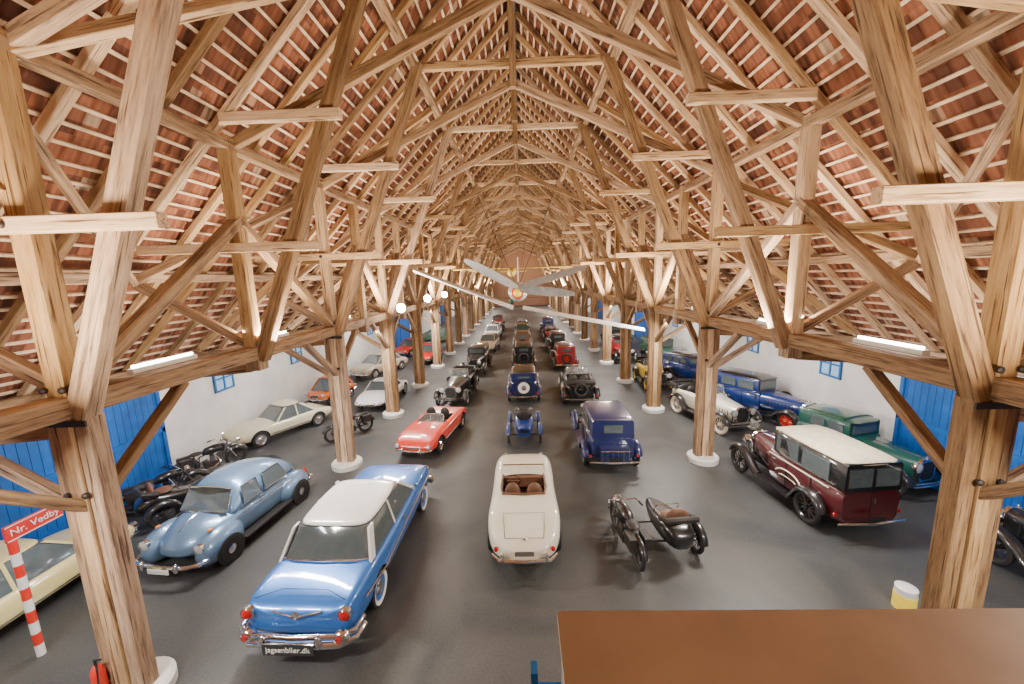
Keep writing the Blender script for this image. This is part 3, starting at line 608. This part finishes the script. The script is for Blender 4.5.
NAVY=paint('navy_enamel',(.012,.02,.10)); MAROON=paint('maroon_enamel',(.075,.006,.009)); GREEN=paint('green_enamel',(.012,.10,.075)); MIDB=paint('mid_blue_enamel',(.010,.038,.19)); DGREEN=paint('dark_green_enamel',(.02,.09,.05)); DRED=paint('dark_red_enamel',(.36,.012,.015)); YEL=paint('yellow_enamel',(.8,.55,.04)); BROWN=paint('brown_enamel',(.12,.06,.035))
CREAMR=plain('cream_fabric',(.60,.52,.35),.8)
vintage((2.85,13.65,0),dr(-1),'dark blue thirties saloon with boot rack',4.3,1.88,1.82,NAVY,NAVY,kind='saloon',spare=None,trunk=True,wstyle='spoke',wcol=NAVY,wr=.38)
vintage((7.8,10.35,0),dr(5),'maroon and black vintage car with cream roof',4.0,1.95,1.98,MAROON,BLACK,CREAMR,'van',wr=.41,wstyle='wood',wcol=BLACK,spare=None,hood=.31,script=True,belt=1.2,nwin=2)
vintage((10.5,11.7,0),dr(196),'teal green vintage saloon near the blue door',3.6,1.65,1.72,GREEN,BLACK,DGREEN,'saloon',wcol=GREEN,wstyle='wood',spare=None,nwin=2,hood=.4)
vintage((10.4,16.7,0),dr(205),'blue vintage saloon with black mudguards',4.2,1.75,1.8,MIDB,BLACK,BLACK,'saloon',wcol=RED,wstyle='wood',spare='side',nwin=2)
vintage((7.95,16.3,0),dr(195),'cream and black open vintage tourer with pale tyres',4.0,1.65,1.6,CREAM,BLACK,BLEATHER,'open',wstyle='creamspoke',wcol=CREAM,spare=None,wr=.4)
vintage((0.0,20.5,0),0,'dark blue vintage car with white spare wheel cover',4.0,1.7,1.68,NAVY,NAVY,BLACK,'saloon',sparecol=WHITE,wcol=NAVY,hood=.42)
vintage((2.85,20.1,0),dr(-3),'black open vintage tourer with spare wheel',4.4,1.85,1.6,BLACK,BLACK,BLEATHER,'open',wcol=BLACK,spare='rear')
vintage((-3.5,20.3,0),dr(176),'black vintage sports car with chrome radiator',4.0,1.65,1.5,BLACK,BLACK,BLEATHER,'open',wcol=CHROME,spare=None,hood=.42)
vintage((-3.2,26.6,0),dr(178),'black vintage saloon in the row of cars',4.2,1.7,1.7,BLACK,BLACK,BLACK,'saloon',spare=None)
vintage((7.35,21.9,0),dr(178),'yellow open vintage car with black mudguards',3.6,1.55,1.5,YEL,BLACK,BLEATHER,'open',wcol=YEL,spare=None)
vintage((9.7,21.9,0),dr(200),'dark blue vintage saloon beside the wall',4.1,1.6,1.7,MIDB,BLACK,BLACK,'saloon',spare=None)
vintage((10.0,27.3,0),dr(200),'dark green vintage saloon beside the wall',4.2,1.6,1.8,DGREEN,BLACK,BLACK,'saloon',spare=None)
vintage((2.9,27.3,0),0,'red vintage saloon with black roof',4.1,1.7,1.75,DRED,BLACK,BLACK,'saloon',wcol=RED)
vintage((7.3,29.0,0),dr(180),'red vintage car between the posts',4.0,1.6,1.7,DRED,BLACK,BLACK,'saloon',spare=None)
vintage((.05,27.8,0),0,'black vintage saloon with rear spare wheel',4.1,1.65,1.75,BLACK,BLACK,BLACK,'saloon')
vintage((.0,33.6,0),0,'brown vintage saloon with rear spare wheel',4.1,1.65,1.8,BROWN,BLACK,BROWN,'saloon')
vintage((2.9,33.3,0),0,'black vintage saloon in the row of cars',4.1,1.65,1.75,BLACK,BLACK,BLACK,'saloon')
vintage((2.9,39,0),0,'red vintage tourer in the row of cars',4.1,1.65,1.75,DRED,BLACK,BLACK,'open')
vintage((0,39.5,0),0,'dark green vintage saloon in the row of cars',4.1,1.65,1.75,DGREEN,BLACK,BLACK,'saloon')
vintage((0,45.5,0),0,'black vintage tourer in the row of cars',4.1,1.65,1.75,BLACK,BLACK,BLACK,'open')
vintage((2.9,45,0),0,'navy vintage saloon in the row of cars',4.1,1.65,1.75,NAVY,BLACK,BLACK,'saloon')
vintage((-3.0,48,0),dr(180),'dark red vintage saloon in the row of cars',4.1,1.65,1.75,DRED,BLACK,BLACK,'saloon')
vintage((8.6,36,0),dr(190),'black vintage saloon near the wall',4.1,1.65,1.75,BLACK,BLACK,BLACK,'saloon',spare=None)
vintage((10.6,6.1,0),0,'black vintage car near the blue door',4.2,1.6,1.7,BLACK,BLACK,BLACK,'saloon',spare=None)

# ---------- motorcycles
def moto(loc,rot,label,sidecar=True,tank=BLACK,side=1,name='motorcycle',body=BLACK):
    p=tag(empty(name,loc,rot),label,'motorcycle'); r=.34
    wheel(p,0,.72,r,.1,'spoke',IRON); wheel(p,0,-.7,r,.1,'spoke',IRON)
    MB().tube([(0,.42,.82),(0,.3,.45),(0,.0,.28),(0,-.35,.3),(0,-.3,.68),(0,.42,.8)],.025,BLACK,6).tube([(0,-.3,.68),(.06,-.68,.33)],.018,BLACK,6).tube([(0,-.3,.3),(-.06,-.68,.33)],.018,BLACK,6).build('frame',p)
    MB().tube([(.07,.72,.33),(.07,.42,.92)],.022,CHROME,6).tube([(-.07,.72,.33),(-.07,.42,.92)],.022,CHROME,6).tube([(-.07,.42,.9),(.07,.42,.9)],.03,BLACK,6).build('front_fork',p)
    MB().tube([(-.40,.08,.98),(-.32,.26,1.04),(-.08,.38,.95),(.08,.38,.95),(.32,.26,1.04),(.40,.08,.98)],.016,CHROME,6).tube([(-.40,.06,.98),(-.36,.18,1.01)],.024,TIRE,6).tube([(.40,.06,.98),(.36,.18,1.01)],.024,TIRE,6).build('handlebar',p)
    MB().tube([(0,-.22,.76),(0,-.1,.8),(0,.12,.83),(0,.34,.82),(0,.4,.8)],[.05,.13,.15,.13,.05],tank,12).build('fuel_tank',p)
    MB().ell((0,-.38,.82),(.15,.2,.06),BLEATHER).tube([(0,-.45,.76),(0,-.4,.6)],.025,CHROME,6).build('saddle',p)
    mb=MB().box(-.15,.15,-.2,.2,.24,.44,IRON)
    for k in range(6): mb.box(-.12,.12,-.06,.14,.43+k*.04,.45+k*.04,CHROME)
    mb.tube([(.0,.04,.42),(.0,.04,.66)],.07,IRON,10); mb.build('engine',p,smooth=False)
    MB().tube([(.1,.14,.55),(.16,.24,.4),(.16,.0,.24),(.16,-.85,.26)],.035,CHROME,8).build('exhaust',p)
    lamp(p,0,.6,.86,.1,1)
    for cy in (.72,-.7):
        fender.c=(cy,r); fender(p,-.085,.085,arc(cy,r,r+.04,dr(20),dr(165) if cy<0 else dr(140)),tank)
    for s in (-1,1): MB().box(s*.09,s*.24,-.85,-.5,.5,.78,BLEATHER).build('saddle_bag',p,smooth=False)
    if sidecar:
        x=side*.98; rings=[]
        for y,hw,z0,z1 in ((-.85,.2,.42,.66),(-.65,.32,.32,.9),(-.25,.36,.28,.86),(.2,.33,.28,.74),(.65,.24,.32,.66),(1.05,.08,.45,.58)):
            rings.append([(x+a*hw,y,z0+(z1-z0)*b) for a,b in ((-.6,0),(.6,0),(1,.3),(1,.85),(.85,1),(-.85,1),(-1,.85),(-1,.3))])
        o=MB().loft(rings,body).build('sidecar',p,sub=1)
        MB().ell((x,-.2,.86),(.25,.2,.05),LEATHER).ell((x,-.46,.98),(.26,.08,.2),LEATHER).build('sidecar_seat',o)
        MB().tube([(x-.32,-.35,.9),(x-.32,-.66,1.02),(x,-.74,1.08),(x+.32,-.66,1.02),(x+.32,-.35,.9)],.07,BLEATHER,8).build('folded_hood',o)
        MB().tube([(x-.3,.1,.8),(x-.26,.0,1.0),(x+.26,.0,1.0),(x+.3,.1,.8)],.014,CHROME,6).build('sidecar_screen',o)
        MB().tube([(0,.3,.4),(x,.3,.36)],.022,BLACK).build('sidecar_strut',p)
        MB().tube([(0,-.4,.4),(x+side*.48,-.4,.34)],.022,BLACK).build('sidecar_strut',p)
        wheel(p,x+side*.5,-.35,r,.1,'spoke',IRON,'sidecar_wheel')
        fender.c=(-.35,r); fender(p,x+side*.39,x+side*.61,arc(-.35,r,r+.05,dr(10),dr(170)),body)
    return p
moto((2.3,8.3,0),dr(6),'black vintage motorcycle with brown seated sidecar')
moto((-10.6,10.35,0),dr(-35),'black military style motorcycle with sidecar')
moto((-10.7,12.2,0),dr(-35),'black vintage motorcycle beside the blue door',sidecar=False)
moto((-7.2,15.1,0),dr(140),'black vintage motorcycle beside a timber post',sidecar=False)
def cyclecar():
    p=tag(empty('cyclecar',(-.02,14.9,0),0),'small blue open cyclecar with wire wheels','car')
    MB().loft([rbox(-.95,.24,.35,.68,.08),rbox(-.5,.38,.3,.86,.1),rbox(.2,.38,.3,.86,.1),rbox(.9,.24,.35,.7,.1)],MIDB).build('body',p,ang=50)
    for x in (-.58,.58):
        wheel(p,x,.75,.34,.08,'spoke',MIDB); wheel(p,x*1.05,-.7,.36,.08,'spoke',MIDB)
        fender.c=(-.7,.36); fender(p,x*1.05-.09,x*1.05+.09,arc(-.7,.36,.41,dr(30),dr(160)),MIDB)
        fender.c=(.75,.34); fender(p,x-.09,x+.09,arc(.75,.34,.39,dr(30),dr(160)),MIDB)
    for s in (-1,1): MB().lathe([(.03,-.12),(.09,0)],(s*.3,1.0,.75),(0,1,0),CHROME,14).build('headlight',p)
    MB().ell((0,-.25,.88),(.3,.2,.06),BLEATHER).ell((0,-.48,1.04),(.3,.08,.22),BLEATHER).build('seat',p)
    swheel(p,-.1,.2,1.04)
    for yy,x in ((-.7,.6),(.75,.55)): MB().tube([(-x,yy,.34),(x,yy,.34)],.025,IRON).build('axle',p)
    plate(p,-.98,.56,-1,None,.32,.12)
cyclecar()

# ---------- aeroplane hanging in the nave
SILV=plain('silver_dope',(.85,.86,.85),.4,0); GREYB=plain('grey_blade_paint',(.42,.45,.48),.35,.2)
def aeroplane():
    p=tag(empty('aeroplane',(-.15,15.5,5.4)),'silver light aeroplane hanging from the roof trusses','aeroplane')
    MB().tube([(0,-.1,.3),(0,.4,.3),(0,1.2,.3),(0,2.6,.25),(0,5,.45)],[.28,.36,.42,.36,.1],SILV,16).build('fuselage',p)
    MB().lathe([(.33,0),(.30,-.14),(.24,-.2)],(0,-.1,.3),(0,1,0),GREYB,20).lathe([(.24,-.2),(.18,-.24)],(0,-.1,.3),(0,1,0),RED,20,False).build('engine_cowl',p)
    MB().lathe([(.17,-.24),(.13,-.42),(.002,-.52)],(0,-.1,.3),(0,1,0),YGLOW,16).build('spinner',p)
    def blade(a,b,w,th,mat,name,yaw=0,root=.5):
        a=Vector(a); b=Vector(b); d=(b-a); n=Vector((0,1,0)); u=d.normalized(); t=u.cross(n).normalized(); rings=[]
        for k,ww in ((0,root),(.2,.9),(.5,1),(.8,.85),(1,.4)):
            q=a+d*k; c_=n*(w*ww*.5)+t*(w*ww*.5*yaw); rings.append([q-c_,q+t*th*.5,q+c_,q-t*th*.5])
        return MB().loft(rings,mat).build(name,p,ang=20)
    blade((-.2,.6,-.35),(-4.2,.6,1.3),1.3,.17,SILV,'wing',.04)
    blade((.2,.6,-.35),(5.15,.6,-1.4),1.3,.17,SILV,'wing',.04)
    blade((0,-.38,.5),(-2.0,-.38,1.6),.38,.04,GREYB,'propeller_blade',.9)
    blade((0,-.38,.45),(2.2,-.38,.2),.38,.04,GREYB,'propeller_blade',.9)
    blade((0,-.42,.5),(2.6,-.42,1.2),.3,.04,GREYB,'propeller_blade',.9)
    MB().loft([[(-.03,4.2,.5),(.03,4.2,.5),(.03,5.1,.5),(-.03,5.1,.5)],[(-.02,4.7,1.9),(.02,4.7,1.9),(.02,5.2,1.9),(-.02,5.2,1.9)]],SILV).build('tail_fin',p,smooth=False)
    for x in (-.4,.4): MB().tube([(x*.3,1.0,.7),(x*4,2.0,4.35)],.012,IRON,5).build('cable',p)
aeroplane()
def glider(loc,col,label,span=7):
    p=tag(empty('glider',loc),label,'aeroplane')
    MB().tube([(0,-1.4,0),(0,-1,0),(0,0,.05),(0,3,.1)],[.05,.28,.3,.07],col,12).build('fuselage',p)
    MB().loft([[(x,-.5,.3),(x,0,.36),(x,.6,.3),(x,0,.27)] for x in (-span/2,-1,0,1,span/2)],col).build('wing',p)
    MB().loft([[(x,2.8,.15),(x,3.2,.15),(x,3.2,.11),(x,2.8,.11)] for x in (-1,1)],col).build('tailplane',p,smooth=False)
    for s in (-1,1): MB().tube([(s*.6,0,.35),(s*1.5,.2,4.6)],.012,IRON,5).build('cable',p)
glider((-.6,27,6.6),plain('yellow_fabric',(.75,.55,.12),.6),'yellow wooden glider hanging under the trusses',8)
glider((-1.0,40,3.9),DGREEN,'green light aircraft hanging above the cars',6)

# ---------- things near the camera
MDF=plain('brown_hardboard',(.38,.275,.195),.5,var=.12,scale=2)
p=tag(empty('display_booth',(1.95,1.15,0)),'tall booth with a flat brown hardboard top','booth')
MB().box(-1.78,2.0,-.6,.69,0,4.46,plain('grey_panel',(.2,.2,.19),.6)).build('body',p,smooth=False)
MB().box(-1.8,2.05,-.62,.71,4.462,4.5,MDF).build('top_panel',p,smooth=False)
p=tag(empty('stepladder',(.14,1.98,0)),'blue painted stepladder standing beside the booth','ladder')
BL2=plain('blue_ladder_paint',(.01,.16,.5),.4)
for s in (-1,1): MB().box(.12*s-.02,.12*s+.02,-.04,.04,0,4.0,BL2).build('rail',p,smooth=False)
for k in range(12): MB().box(-.1,.1,-.03,.03,.3+k*.32,.34+k*.32,BL2).build('rung',p,smooth=False)
p=tag(empty('station_sign',(-8.6,5.68,0)),'red sign board reading Nr. Vedby on a striped pole','sign')
mb=MB(); z=0;k=0
while z<2.2: mb.lathe([(.06,0),(.06,.22)],(0,0,z),(0,0,1),RED if k%2 else WHITE,14); z+=.22;k+=1
mb.build('pole',p)
o=MB().box(-.02,.02,-.07,.73,2.2,2.48,RED).box(.02,.024,-.06,.72,2.21,2.225,WHITE).box(.02,.024,-.06,.72,2.455,2.47,WHITE).build('sign_board',p,smooth=False)
text('Nr. Vedby',.165,WHITE,o,(.026,.33,2.34),(pi/2,0,pi/2))
p=tag(empty('fire_extinguisher',(-6.45,4.78,.28)),'red fire extinguisher mounted on the timber post','fire extinguisher')
MB().lathe([(.08,0),(.085,.03),(.085,.42),(.05,.5),(.03,.52)],(0,0,0),(0,0,1),RED,20).build('cylinder',p)
MB().tube([(0,0,.52),(0,0,.6)],.02,BLACK).tube([(-.02,0,.6),(.1,0,.62)],.012,BLACK).build('valve',p)
MB().tube([(.03,-.02,.56),(.1,-.08,.45),(.07,-.09,.15)],.012,BLACK).build('hose',p)
MB().box(-.03,.06,.05,.14,.2,.3,IRON).build('bracket',p)
p=tag(empty('floor_lamp',(7.0,6.55,0)),'short yellow and white cylindrical floor lamp','lamp')
MB().lathe([(.17,0),(.17,.3)],(0,0,0),(0,0,1),YGLOW,20).build('base',p)
MB().lathe([(.165,.3),(.165,.42),(.12,.44)],(0,0,0),(0,0,1),WHITE,20).build('lamp_shade',p)
